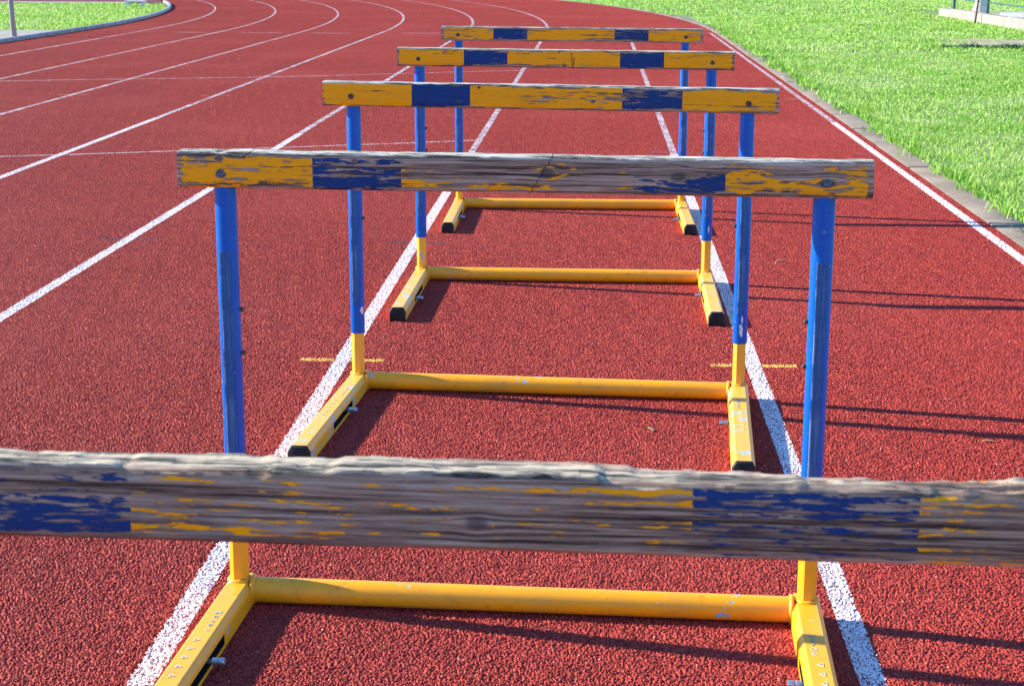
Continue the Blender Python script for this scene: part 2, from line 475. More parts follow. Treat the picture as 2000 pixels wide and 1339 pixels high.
ng.links.new(ip.outputs[0], go.inputs[0])
gran.modifiers.new('lay_tiles', 'NODES').node_group = ng

Y_ORG = VC - 44 * TS                          # a tile corner, for the paint that follows the same grains
def paint(name, x0, x1, y0, y1, mat, across='x', step=.0018):
    nx, ny = max(4, int((x1 - x0) / step)), max(4, int((y1 - y0) / (step * (1.4 if across == 'x' else 1))))
    X, Y = np.meshgrid(np.linspace(x0, x1, nx), np.linspace(y0, y1, ny), indexing='ij')
    h, t = relief(X - U_IN, Y - Y_ORG)
    V = np.stack([X, Y, h + .0004], -1).reshape(-1, 3)
    tt = ((X - x0) / (x1 - x0) if across == 'x' else (Y - y0) / (y1 - y0)).ravel()
    return obj(name, fast_mesh(name, V, grid_faces(nx, ny), dict(crest=(h / .0064).ravel(), tone=t.ravel()), np.stack([tt, tt], 1)), mat, track)

LU, LW = -0.740, 1.2145
ss_all = [-12 + .5 * i for i in range(74)] + [25.0 + .75 * i for i in range(80)]
NEAR = {0: (2.2, 10.0), 1: (2.2, 10.0), 2: (6.0, 12.0), -1: (4.8, 11.0), -2: (8.2, 12.0)}
for k in (-5, -4, -3, -2, -1, 0, 1, 2):
    u = LU + k * LW if k < 2 else 1.695
    hw = .0245 if k > -3 else .022
    e = {1: 24.7, 2: 25.2}.get(k, 999)
    n0 = NEAR.get(k)
    if n0: paint('lane_line', u - hw, u + hw, n0[0], n0[1], WHITER)
    far = [n0[1]] + [q for q in ss_all if q > n0[1] and q < e] if n0 else [q for q in ss_all if q < e]
    if e < 900: far.append(e)
    obj('lane_line', strip('lane_line', u - hw, u + hw, far, .0058), WHITE, track)
    if n0: obj('lane_line', strip('lane_line', u - hw, u + hw, [-12, -6, n0[0]], .0058), WHITE, track)
obj('lane_line', strip('lane_line_end', 1.60, 1.669, [25.16, 25.21], .0058), WHITE, track)

def ribbon(name, pts, hw, z, mat):
    V = []; UV = []
    n = len(pts)
    for i, p in enumerate(pts):
        a = Vector(pts[max(0, i - 1)]); b = Vector(pts[min(n - 1, i + 1)]); t = (b - a).normalized(); nn = Vector((-t.y, t.x))
        for sgn, uu in ((-1, 0.0), (1, 1.0)):
            q = Vector(p) + nn * hw * sgn; V.append((q.x, q.y, z)); UV.append((uu, i))
    F = [(2 * i, 2 * i + 1, 2 * i + 3, 2 * i + 2) for i in range(n - 1)]
    me = bpy.data.meshes.new(name); me.from_pydata(V, [], F)
    l = me.uv_layers.new(name='UVMap')
    for lp in me.loops: l.data[lp.index].uv = UV[lp.vertex_index]
    return obj(name, me, mat, track)

def dense(pts, n=8):
    out = []
    for i in range(len(pts) - 1):
        for j in range(n):
            t = j / n; out.append((pts[i][0] * (1 - t) + pts[i + 1][0] * t, pts[i][1] * (1 - t) + pts[i + 1][1] * t))
    return out + [pts[-1]]
ribbon('curved_start_line', dense([(-4.6, 9.20), (-3.502, 9.60), (-3.071, 9.74), (-2.658, 9.90), (-2.075, 10.11), (-1.717, 10.26), (-1.181, 10.47), (-0.75, 10.66)]), .014, .0062, THINW)
ribbon('curved_start_line', dense([(-7.2, 14.7), (-5.496, 15.27), (-4.718, 15.53), (-3.902, 15.75), (-3.24, 15.94), (-2.685, 16.16), (-1.709, 16.64), (-0.75, 17.10)]), .014, .0062, THINW)
ribbon('curved_start_line', dense([(-7.3, 24.6), (-6.578, 24.85), (-5.102, 25.16), (-4.035, 25.36), (-2.1, 25.8)]), .012, .0062, SCUFF)
ribbon('curved_start_line', dense([(-1.93, 27.62), (-1.4, 27.95), (-0.86, 28.30)]), .018, .0062, SCUFF)
for v, ks, m, hw in ((4.772, (0, 1), YMARK, .018), (6.82, (-1, 0), KMARK, .017), (10.10, (-2, 0, 1, 2), BMARK, .018), (13.87, (-3, -2, 2), YMARKF, .016)):
    for k in ks:
        u = LU + k * LW
        for a, b in ((u - .125, u - .026), (u + .026, u + .125)):     # the marks stop where they meet the white line
            if k == 2 and a > u: continue
            if v < 12: paint('hurdle_mark', a, b, v - hw, v + hw, m, 'y')
            else: ribbon('hurdle_mark', dense([(a, v), (b, v)], 4), hw, .0062, m)
for (x, y, l_) in ((-3.82, 24.66, .35), (-4.86, 24.72, .4), (-2.5, 24.79, .35), (-5.9, 24.7, .3)):
    ribbon('scuff_mark', dense([(x - l_, y + .02), (x, y - .03), (x + l_ * .6, y)], 4), .09, .0062, SCUFF)

# outer kerb of single concrete slabs
kerb = tag(empty('kerb', (1.85, 9.0, 0)), 'concrete slab kerb between red track and bright grass on right', 'kerb', kind='structure')
s = -3.0
i = 0
while s < 75:
    L = rnd.uniform(.98, 1.12) if s < 26 else 2.0
    jx, jz, wd = rnd.uniform(-.006, .006), rnd.uniform(-.006, .006), .158 + rnd.uniform(-.01, .012)
    V = []; F = []
    n = 5
    prof = [(0, -.06), (0, -.004), (.007, .0), (wd - .012, .001), (wd, -.008), (wd, -.06)]
    rings = []
    for j in range(n):
        ss_ = s + .006 + (L - .012) * j / (n - 1)
        ring = []
        for k, (du, z) in enumerate(prof):
            ed = .012 * mnoise.noise((ss_ * 4.1, k * 3.3, i)) if k >= 3 else .003 * mnoise.noise((ss_ * 9, k, 2))
            x, y = path_pt(U_OUT + .012 + jx + du + ed, ss_)
            ring.append((x - 1.85, y - 9.0, z + jz * .5 + .003))
        rings.append(ring)
    obj('kerb_slab', loft('kerb_slab', rings, smooth=35), KERB, kerb)
    s += L
    i += 1

# inner kerb rail on the left of lane one
prof = [(0, -.02), (0, .045), (-.012, .056), (-.055, .056), (-.065, .045), (-.065, -.02)]
lk = tag(empty('inner_kerb_rail', (-7.7, 22, 0)), 'low grey kerb rail along the inside lane at upper left', 'kerb', kind='structure')
s = 4.0
while s < 41.5:
    L = 2.5
    rings = []
    for j in range(6):
        ss_ = s + .01 + (L - .02) * j / 5
        rings.append([(path_pt(U_IN + du, ss_)[0] + 7.7, path_pt(U_IN + du, ss_)[1] - 22, z) for du, z in prof])
    obj('rail_length', loft('rail_length', rings, smooth=30), RAIL, lk)
    s += L
# apron, far strip and red jump area inside the bend
tag(obj('pavement', sheet('pavement', [(-40, -30), (-7.79, -30), (-7.79, 24.9), (-7.81, 25.45), (-40, 25.2)], -.004), PALE), 'pale concrete apron inside the kerb rail at left edge', 'pavement', kind='structure')
tag(obj('path', sheet('path', [(-40, 39.2), (-10.65, 38.55), (-11.1, 39.5), (-40, 40.3)], -.004), PALE), 'pale concrete strip at the far side of the infield grass', 'path', kind='structure')
pts = [path_pt(U_IN - .08, s_) for s_ in np.linspace(40.6, 110, 30)]
tag(obj('jump_area', sheet('jump_area', [(-40, 40.3), (-11.1, 39.5)] + pts, -.005), TRACK), 'red jumping area beyond the infield grass', 'track', kind='structure')

# ------------------------------------------------------------------ grass
def blades(name, P, length, width, tone, three=True):
    n = len(P)
    az = rng.uniform(0, 2 * np.pi, n); tilt = np.abs(rng.normal(.85, .4, n)).clip(0, 1.45)
    wa = rng.uniform(0, np.pi, n)
    wv = np.stack([np.cos(wa), np.sin(wa), np.zeros(n)], 1) * (width / 2)[:, None]
    dr = np.stack([np.cos(az) * np.sin(tilt * .5), np.sin(az) * np.sin(tilt * .5), np.cos(tilt * .5)], 1)
    d2 = np.stack([np.cos(az) * np.sin(tilt * 1.5), np.sin(az) * np.sin(tilt * 1.5), np.cos(tilt * 1.5).clip(-.2, 1)], 1)
    mid = P + dr * (length * .55)[:, None]
    tip = mid + d2 * (length * .5)[:, None]
    V = np.stack([P - wv, P + wv, mid - wv * .85, mid + wv * .85, tip], 1).reshape(-1, 3)
    b = (np.arange(n) * 5)[:, None]
    quad = (b + np.array([[0, 1, 3, 2]])); tri = (b + np.array([[2, 3, 4]]))
    loops = np.concatenate([quad, tri], 1).ravel()
    starts = np.stack([np.arange(n) * 7, np.arange(n) * 7 + 4], 1).ravel()
    me = bpy.data.meshes.new(name)
    me.vertices.add(len(V)); me.vertices.foreach_set('co', V.astype(np.float32).ravel())
    me.loops.add(len(loops)); me.loops.foreach_set('vertex_index', loops.astype(np.int32))
    me.polygons.add(len(starts)); me.polygons.foreach_set('loop_start', starts.astype(np.int32))
    me.update(calc_edges=True)
    at = me.attributes.new('tone', 'FLOAT', 'POINT')
    at.data.foreach_set('value', np.repeat(tone, 5).astype(np.float32))
    me.validate()
    return me

def clumpy(P, f=2.2):
    return np.array([mnoise.noise((x * f, y * f, 0.3)) for x, y in P])

def arc_u(u, v):            # inverse of path_pt: lateral place of a point beside the bend
    u = np.asarray(u); v = np.asarray(v)
    return np.where(v > VC, np.hypot(u - UC, v - VC) + UC, u)

def scatter(n, x0, x1, y0, y1): return np.stack([rng.uniform(x0, x1, n), rng.uniform(y0, y1, n)], 1)

allP, allL, allW, allT = [], [], [], []
for n, x0, x1, y0, y1, l0, l1, w0, w1 in (
        (95000, 1.90, 4.6, 5.6, 12.5, .015, .035, .0035, .0065),
        (105000, 1.90, 7.4, 12.5, 21.0, .017, .036, .005, .009),
        (86000, 1.8, 10.5, 21.0, 33.0, .026, .055, .009, .016),
        (78000, -3.0, 15.0, 33.0, 52.0, .03, .06, .014, .026)):
    P = scatter(n, x0, x1, y0, y1)
    lat = arc_u(P[:, 0], P[:, 1])
    lim = 1.925 + .085 * np.array([mnoise.noise((y * 1.7, 0, 0)) + .6 * mnoise.noise((y * 6, 3, 0)) for y in P[:, 1]])
    keep = lat > lim
    soil = (P[:, 0] > 4.75) & (P[:, 1] > 22.45) & (P[:, 1] < 24.15) & (rng.uniform(0, 1, n) > .4)
    beyond = (P[:, 0] > 6.7) & (P[:, 1] < 36)
    keep &= ~soil & ~beyond
    P = P[keep]; lat = lat[keep]; m = len(P)
    c = clumpy(P); c2 = clumpy(P, .6)
    keep = rng.uniform(-1.5, .25, m) < c * .9 + c2 * .5 + .05
    P, lat, c, c2 = P[keep], lat[keep], c[keep], c2[keep]; m = len(P)
    nearedge = np.exp(-((lat - 1.95) / .28) ** 2)
    L = rng.uniform(l0, l1, m) * (1 + .55 * c.clip(0, 1) + .45 * nearedge * (clumpy(P, 1.3) > -.1))
    allP.append(P); allL.append(L); allW.append(rng.uniform(w0, w1, m)); allT.append((rng.beta(2, 2.4, m) - .22 * c + .1 * (rng.uniform(0, 1, m) > .93)).clip(0, 1))
# taller tufts that lean over the kerb slabs
vt = 5.8
while vt < 26:
    m = int(rng.integers(25, 110)); sp_ = rng.uniform(.04, .16)
    P = np.stack([rng.normal(1.935, .03 + .03 * rng.uniform(), m), rng.normal(vt, sp_, m)], 1)
    allP.append(P); allL.append(rng.uniform(.04, .10, m) * rng.uniform(.7, 1.15)); allW.append(rng.uniform(.005, .010, m) * (1 + .05 * max(0, vt - 8))); allT.append(rng.beta(1.6, 3.2, m))
    vt += rng.exponential(.24) + .06
# infield grass, upper left
P = scatter(70000, -21, -7.8, 25.4, 39.1)
P = P[(arc_u(P[:, 0], P[:, 1]) < U_IN - .10) & (P[:, 1] < 38.75 + (-10.5 - P[:, 0]) * .02) & (P[:, 1] > 25.45 + .12 * clumpy(P, 1.5))]
c = clumpy(P, 1.1); keep = rng.uniform(-1.4, .3, len(P)) < c * .8 + .1
P = P[keep]; c = c[keep]; m = len(P)
allP.append(P); allL.append(rng.uniform(.035, .075, m) * (1 + .4 * c)); allW.append(rng.uniform(.010, .018, m)); allT.append((rng.beta(2.0, 2.4, m) - .12 * c).clip(0, 1))
P = np.concatenate(allP); L = np.concatenate(allL)
zb = np.where((np.abs(arc_u(P[:, 0], P[:, 1]) - 1.85) < .115), -.002, -.03)
P3 = np.concatenate([P, zb[:, None]], 1)
tag(obj('grass', blades('grass', P3, L, np.concatenate(allW), np.concatenate(allT)), BLADES), 'bright green short grass beside and inside the track', 'grass', kind='stuff')

# ------------------------------------------------------------------ hurdles
SEP = .521
OCT = [(-.0270, .000), (-.0270, .030), (-.0185, .0435), (.0185, .0435), (.0270, .030), (.0270, .000)]

def foot_mesh(inner):                    # inner: +1 slot on +x side, -1 on -x side
    y0, y1, ys0, ys1 = .032, -.70, -.215, -.445
    zs0, zs1 = .008, .0265
    # section, with the slot's two edges on the inner upright face
    sec = [(-.027, 0), (-.027, .029), (-.0255, .033), (-.0195, .0425), (-.017, .044), (.017, .044), (.0195, .0425), (.0255, .033), (.027, .029), (.027, zs1), (.027, zs0), (.027, 0)]
    ys = [y0, ys0, ys1, y1]
    n = len(sec); V = []; F = []
    for y in ys: V += [(x * inner, y, z) for x, z in sec]
    for i in range(3):
        for j in range(n):
            k = (j + 1) % n
            if i == 1 and j == 9: continue
            F.append((i * n + j, i * n + k, (i + 1) * n + k, (i + 1) * n + j))
    F.append(tuple(range(n))); F.append(tuple(range(3 * n, 4 * n)))
    # recess of the slot
    a, b, c_, d_ = n + 9, n + 10, 2 * n + 10, 2 * n + 9
    base = len(V)
    for q in (a, b, c_, d_): V.append((V[q][0] - inner * .03, V[q][1], V[q][2]))
    qs = (a, b, c_, d_)
    for t in range(4): F.append((qs[t], qs[(t + 1) % 4], base + (t + 1) % 4, base + t))
    F.append((base, base + 1, base + 2, base + 3))
    me = mesh('foot', V, F, 28)
    for pl_ in list(me.polygons)[-5:]: pl_.material_index = 1      # inside of the slot, set to black
    return me

def cap_mesh():
    sec = [(-.0275, -.0015), (-.0275, .030), (-.0195, .0435), (-.0165, .0447), (.0165, .0447), (.0195, .0435), (.0275, .030), (.0275, -.0015)]
    rings = []
    for y, k in ((.001, 1.0), (-.006, 1.0), (-.0095, .93), (-.0105, .86)):
        rings.append([(x * k, y, .0215 + (z - .0215) * k) for x, z in sec])
    return loft('end_cap', rings, smooth=35)

def bead_mesh(R, r, seed):               # a lumpy weld bead round an opening
    rings = []; n = 8
    q = random.Random(seed)
    N = 22
    V = []; F = []
    for i in range(N):
        a = 2 * math.pi * i / N; rr = r * q.uniform(.75, 1.25)
        for j in range(n):
            b = 2 * math.pi * j / n
            V.append(((R + rr * math.cos(b)) * math.cos(a), (R + rr * math.cos(b)) * math.sin(a), rr * math.sin(b)))
    for i in range(N):
        for j in range(n):
            F.append((i * n + j, i * n + (j + 1) % n, ((i + 1) % N) * n + (j + 1) % n, ((i + 1) % N) * n + j))
    return mesh('weld_bead', V, F, 60)

ME = dict(
    footL=foot_mesh(1), footR=foot_mesh(-1), cap=cap_mesh(),
    cross=tube_x('crossbar', 28, [(.0235, -.497), (.0235, -.25), (.0235, 0), (.0235, .25), (.0235, .497)]),
    lower=tube_z('lower_post', 8, [(.0178, .030), (.0178, .40)], math.pi / 8, 25),
    upper=tube_z('upper_post', 32, [(.0188, .158), (.0193, .160), (.0193, .45), (.0193, .776)], 0, 40),
    bead1=bead_mesh(.0185, .0045, 1), bead2=bead_mesh(.0238, .0045, 2),
    bolt=tube_x('weight_bolt', 12, [(.0045, -.012), (.0045, .006), (.0068, .0065), (.0068, .0145), (.0052, .0155), (.0052, .0175), (.0068, .0185), (.0068, .0265), (.0062, .028)], 30),
    knob=tube_x('lock_screw', 10, [(.0035, -.002), (.0035, .002), (.0048, .003), (.0042, .006), (.002, .0075)], 40),
    bhead=None)
ME['bhead'] = loft('bolt_head', [[(r * math.cos(2 * math.pi * i / 14), y, r * math.sin(2 * math.pi * i / 14)) for i in range(14)] for r, y in ((.0076, .002), (.0076, -.0008), (.0068, -.0018), (.0045, -.0021), (.004, -.0004), (.0016, -.0002))], smooth=30)

def strip_mesh(seed, z0=.235, z1=.662, tear=.02):
    """thin tape on the front of the post, torn at its lower end"""
    q = random.Random(seed)
    cols = 9; rows = 12; hw = .0092
    V = []; F = []
    for layer in (0, 1):
        for i in range(rows + 1):
            for j in range(cols + 1):
                x = -hw + 2 * hw * j / cols
                zz0 = z0 + (q.uniform(0, tear) if layer == 0 else 0)
                z = z1 + (zz0 - z1) * i / rows
                y = -.0200 if layer == 0 else -.0166
                V.append((x, y, z))
        if layer == 0: bottom = [V[rows * (cols + 1) + j][2] for j in range(cols + 1)]
    m = (rows + 1) * (cols + 1)
    for i in range(rows + 1):           # same outline for the back layer
        for j in range(cols + 1):
            k = i * (cols + 1) + j
            zf = z1 + (bottom[j] - z1) * i / rows
            V[k] = (V[k][0], V[k][1], zf); V[m + k] = (V[m + k][0], V[m + k][1], zf)
    for i in range(rows):
        for j in range(cols):
            a = i * (cols + 1) + j
            F.append((a, a + 1, a + cols + 2, a + cols + 1)); F.append((m + a, m + a + cols + 1, m + a + cols + 2, m + a + 1))
    border = [j for j in range(cols + 1)] + [(i + 1) * (cols + 1) - 1 for i in range(1, rows + 1)] + [rows * (cols + 1) + j for j in range(cols - 1, -1, -1)] + [i * (cols + 1) for i in range(rows - 1, 0, -1)]
    for t in range(len(border)):
        a, b = border[t], border[(t + 1) % len(border)]
        F.append((a, m + a, m + b, b))
    return mesh('scale_strip', V, F)

def patch_mesh(seed, w_, h_):            # a flake of missing paint, a thin shape that hugs the tube
    q = random.Random(seed); n = 14; V = []; R = .0196
    pts = []
    for i in range(n):
        a = 2 * math.pi * i / n; k = q.uniform(.55, 1.1)
        pts.append((w_ * math.cos(a) * k, h_ * math.sin(a) * k))
    for x, z in pts: V.append((R * math.sin(x / R), -R * math.cos(x / R), z))
    V.append((0, -R, 0))
    for x, z in pts: V.append(((R - .0012) * math.sin(x / R), -(R - .0012) * math.cos(x / R), z))
    F = [(i, (i + 1) % n, n) for i in range(n)] + [(i, n + 1 + i, n + 1 + (i + 1) % n, (i + 1) % n) for i in range(n)]
    return mesh('paint_flake', V, F)

def board_mesh(seed, h, th, rough, chips=(), splinter=0.0):
    """plank 1.2 m long, centred on its own middle; chips: (x0, x1, depth, y side) broken off the top"""
    N = int(150 if splinter == 0 else 420); hh, ht = h / 2, th / 2
    r = .004
    base = [(-ht, -hh + r), (-ht, -hh * .5), (-ht, 0), (-ht, hh * .5), (-ht, hh - r), (-ht + r * .3, hh - r * .3), (-ht + r, hh), (-ht * .4, hh), (0, hh), (ht * .4, hh), (ht - r, hh),
            (ht - r * .3, hh - r * .3), (ht, hh - r), (ht, 0), (ht, -hh + r), (ht - r, -hh), (0, -hh), (-ht + r, -hh)]
    rings = []
    for i in range(N + 1):
        x = -.6 + 1.2 * i / N
        ring = []
        for k, (y, z) in enumerate(base):
            e = 1.0 if 4 <= k <= 12 else (.35 if k in (0, 14, 15, 17) else .12)
            dz = rough * e * (mnoise.noise((x * 9, k * .35, seed)) + .5 * mnoise.noise((x * 34, k * .9, seed + 5)))
            dy = rough * e * .7 * mnoise.noise((x * 11, k * .5, seed + 9))
            if 4 <= k <= 12 and splinter:
                dz -= splinter * (mnoise.cell((x * 24 + k * 2.37, k * 1.7, seed)) * .5 + .5) * (.5 + .5 * mnoise.noise((x * 5, k, seed + 2)))
                dz -= splinter * .5 * (mnoise.cell((x * 90 + k * 5.1, k * 1.3, seed + 4)) * .5 + .5)
            if 4 <= k <= 12:
                for (a, b, dep, side) in chips:
                    if a < x < b:
                        f = min(1, (x - a) / .005, (b - x) / .008)
                        sidef = {0: 1.0, -1: max(0, 1 - (k - 4) / 5.0), 1: max(0, (k - 6) / 6.0)}[side]
                        dz -= dep * f * sidef * (.75 + .5 * mnoise.noise((x * 40, k * 1.3, seed)))
            xx = x
            if i in (0, N): xx += rough * .6 * mnoise.noise((k * 1.1, z * 40, seed + 3 + i))
            ring.append((xx, y + dy, z + dz))
        rings.append(ring)
    return loft('board', rings, smooth=45)

def text_mesh(ch, size):
    cu = bpy.data.curves.new('glyph', 'FONT'); cu.body = ch; cu.size = size; cu.align_x = 'CENTER'; cu.align_y = 'CENTER'
    cu.extrude = .0003; cu.offset = .0002; cu.resolution_u = 2
    o = bpy.data.objects.new('glyph', cu); COL.objects.link(o)
    dg = bpy.context.evaluated_depsgraph_get(); dg.update()
    me = bpy.data.meshes.new_from_object(o.evaluated_get(dg))
    bpy.data.objects.remove(o); bpy.data.curves.remove(cu)
    me.name = 'stencil'
    return me

def tri_mesh(sgn):                       # small outlined triangle that points inwards (towards sgn)
    A = [(.0058 * sgn, 0), (-.0052 * sgn, .0072), (-.0052 * sgn, -.0072)]
    c = Vector((-.0018 * sgn, 0)); B = [c + (Vector(p) - c) * .45 for p in A]
    V = [(p[0], p[1], .0004) for p in A] + [(p[0], p[1], .0004) for p in B] + [(p[0], p[1], -.0004) for p in A]
    F = [(0, 1, 4, 3), (1, 2, 5, 4), (2, 0, 3, 5), (0, 6, 7, 1), (1, 7, 8, 2), (2, 8, 6, 0)]
    return mesh('stencil', V, F)

GLY = {}
def glyph(ch, size):
    if (ch, size) not in GLY: GLY[(ch, size)] = text_mesh(ch, size)
    return GLY[(ch, size)]
TRI = {1: tri_mesh(1), -1: tri_mesh(-1)}

def hurdle(loc, rotz, label, boardmat, seed, roll=0.0, h=.064, th=.042, top=.840, rough=.0012, chips=(), bolts=((-.30), (-.30)), frame=None, marks=True, textL='M0e0o', textR='H87DC', flakes=(), bolt_mat=None, splinter=0.0):
    fm = frame or YEL
    bolt_mat = bolt_mat or DULL
    root = tag(empty('hurdle', (*loc, .0052), (0, 0, rotz)), label, 'hurdle', 'hurdles set one behind another in the lane')
    obj('crossbar', ME['cross'] if fm is YEL else ME['cross'].copy(), fm, root, (0, 0, .0245))
    for sd in (-1, 1):
        key = 'footL' if sd < 0 else 'footR'
        fme = ME[key]
        ft = obj('foot', fme if fm is YEL else fme.copy(), None, root, (sd * SEP, 0, 0))
        if len(ft.data.materials) == 0: ft.data.materials.append(fm); ft.data.materials.append(BLACK)
        elif fm is not YEL: ft.data.materials[0] = fm
        obj('end_cap', ME['cap'], BLACK, ft, (0, -.70, 0))
        by = bolts[0] if sd < 0 else bolts[1]
        obj('weight_bolt', ME['bolt'], ZINC, ft, (-sd * .024, by, .0158), (0, 0, 0 if sd < 0 else math.pi))
        obj('weld_bead', ME['bead2'], YEL, ft, (-sd * .0265, 0, .0245), (0, math.pi / 2, 0))
        obj('weld_bead', ME['bead1'], YEL, ft, (0, 0, .0445))
        if marks:
            tx = textL if sd < 0 else textR
            for i, ch in enumerate(tx):
                obj('stencil', glyph(ch, .0165), (INK if i < 3 else INKPALE), ft, (-.004 * sd, -.165 - .0185 * i, .0445))
                if len(GLY[(ch, .0165)].materials) == 0: pass
            for i in range(5):
                obj('stencil', TRI[-sd], INKPALE, ft, (.001 * sd, -.283 - .0365 * i, .0446))
        lp = obj('lower_post', ME['lower'] if fm is YEL else ME['lower'].copy(), fm, root, (sd * SEP, 0, .012))
        if fm is not YEL: lp.data.materials[0] = fm
        upm = obj('upper_post', ME['upper'], BLUE, root, (sd * SEP, 0, top - h - .776 + .002))
        obj('scale_strip', strip_mesh(seed * 7 + sd), STRIP, upm)
        for zz in (.475, .555):
            obj('lock_screw', ME['knob'], RUST if sd < 0 else ZINC, upm, (-sd * .0188, 0, zz), (0, 0, 0 if sd < 0 else math.pi))
        for (fs, x, z, fw, fh) in flakes:
            if fs == sd: obj('paint_flake', patch_mesh(seed + int(z * 100), fw, fh), PRIMER, upm, (0, 0, z), (0, 0, x))
    bd = obj('board', board_mesh(seed, h, th, rough, chips, splinter), boardmat, root, (0, 0, top - h / 2), (0, roll, 0))
    for sd in (-1, 1):
        obj('bolt_head', ME['bhead'] if bolt_mat is DULL else ME['bhead'].copy(), None, bd, (sd * (SEP + .002), -th / 2 - .0006, -.006))
    for c in bd.children:
        if len(c.data.materials) == 0: c.data.materials.append(bolt_mat)
        else: c.data.materials[0] = bolt_mat
    return root

B1 = mat_board('bare_chipped_board', [(0, .54), (.20, .54), (.327, .55), (.333, .65), (.45, .66), (.60, .71), (.657, .65), (.664, .54), (.79, .55), (.80, .61), (1, .60)], ztop=.09, streak=(26, 60, 210), fine=.95, coarse=.28, seed=1.7, half=.0294,
               knots=((.045, -.008, .005),), edge=.30, topcol=(.50, .41, .29), groove=1.2)
B2 = mat_board('worn_board', [(0, .51), (.15, .50), (.20, .48), (.21, .53), (.31, .55), (.36, .64), (.48, .66), (.60, .70), (.70, .66), (.765, .56), (.80, .52), (1, .50)], ztop=.16, streak=(30, 60, 190), fine=.62, coarse=.60, seed=4.2, half=.032,
               knots=((.048, .004, .008), (-.285, .020, .004), (-.525, .019, .005), (-.523, -.009, .006), (.272, .0, .009), (.523, -.006, .008)), edge=.30, topcol=(.56, .53, .44), cracks=((.038, .6, .0013, -.040, .034), (-.50, .9, .0018, .022, .04)))
B3 = mat_board('yellow_blue_board', [(0, .24), (.2, .27), (.35, .32), (.5, .38), (.655, .42), (.665, .44), (.79, .44), (.8, .38), (1, .35)], streak=(22, 60, 170), fine=.50, coarse=.30, seed=8.8, half=.032,
               knots=((.12, -.008, .004), (-.18, .022, .004)), edge=.30, topcol=(.64, .62, .55))
B4 = mat_board('yellow_blue_board_scratched', [(0, .33), (.2, .34), (.35, .37), (.5, .34), (.66, .38), (.8, .33), (1, .35)], streak=(22, 60, 170), fine=.44, coarse=.34, seed=12.3, half=.032,
               knots=((.0, -.024, .005), (-.02, .024, .003)), edge=.34, topcol=(.60, .52, .36), cracks=((.026, -.12, .0022, -.028, .024), (.034, .15, .0022, -.028, .006), (-.005, .05, .0016, -.03, -.012)))
B5 = mat_board('yellow_blue_board_weathered', [(0, .40), (.2, .36), (.35, .40), (.5, .38), (.66, .42), (.8, .36), (1, .42)], streak=(16, 60, 160), fine=.52, coarse=.34, seed=17.9, half=.032,
               knots=((-.33, -.02, .005), (.30, -.018, .004), (-.523, -.006, .006), (.523, -.006, .006)), edge=.46, topcol=(.52, .47, .37), grime=.75)

R = math.radians
hurdle((-.124, 1.130), -.0287, 'nearest hurdle, its splintered bare grey board spanning the whole bottom of the picture', B1, 3, R(.15), h=.0587, th=.035, top=.8262, rough=.0016, splinter=.0027,
       chips=((-.6, -.20, .004, 1), (-.215, -.10, .007, -1), (-.06, .135, -.002, 0), (.13, .27, .005, -1), (.27, .60, .0035, 0), (.15, .42, .005, 1), (.36, .44, .006, -1)), bolts=(-.30, -.30))
hurdle((-.128, 2.864), R(-2.55), 'second hurdle from the camera, board mostly bare wood with a long crack', B2, 5, R(.12), rough=.0012, splinter=.0012,
       chips=((-.535, -.51, .004, 0), (-.545, -.53, .003, -1), (-.2, -.05, .0015, -1)), bolts=(-.305, -.30))
hurdle((-.124, 4.409), R(-3.58), 'middle hurdle of the five, clean orange and blue board, blue chips on its left foot', B3, 7, R(.38), bolts=(-.275, -.285), frame=YEL2, marks=True, rough=.0008,
       textL='11111', textR='08888', flakes=((-1, .9, .222, .007, .013), (1, .1, .198, .006, .020), (1, .2, .225, .003, .012), (-1, -.2, .582, .006, .008), (1, .1, .585, .008, .007)), bolt_mat=RUST)
hurdle((-.110, 6.011), R(-.64), 'second hurdle from the back, orange and blue board with a dark V shaped scratch', B4, 9, R(.42), bolts=(-.41, -.30), frame=YEL2, marks=False, rough=.0010, bolt_mat=RUST, flakes=((1, .3, .20, .003, .016),))
hurdle((-.112, 7.779), R(.44), 'farthest hurdle, weathered orange and blue board with blackened ends', B5, 11, R(.36), splinter=.0014, bolts=(-.37, -.385), marks=False, rough=.0014, bolt_mat=RUST)

# ------------------------------------------------------------------ far things
# pole at the upper left
pole = tag(empty('pole', (-8.16, 23.36, -.004)), 'weathered brown pole standing behind the kerb rail at upper left', 'pole')
obj('shaft', loft('shaft', [[(x + .02 * t * t - .05 * t, y, z) for x, y in ngon(12, r)] for r, z, t in ((.042, 0, 0), (.036, .3, .3), (.034, 1.0, 1), (.033, 2.2, 2.2))], smooth=40), POLE, pole)
obj('base_collar', tube_z('base_collar', 12, [(.05, 0), (.05, .012), (.043, .018)]), POLE, pole)

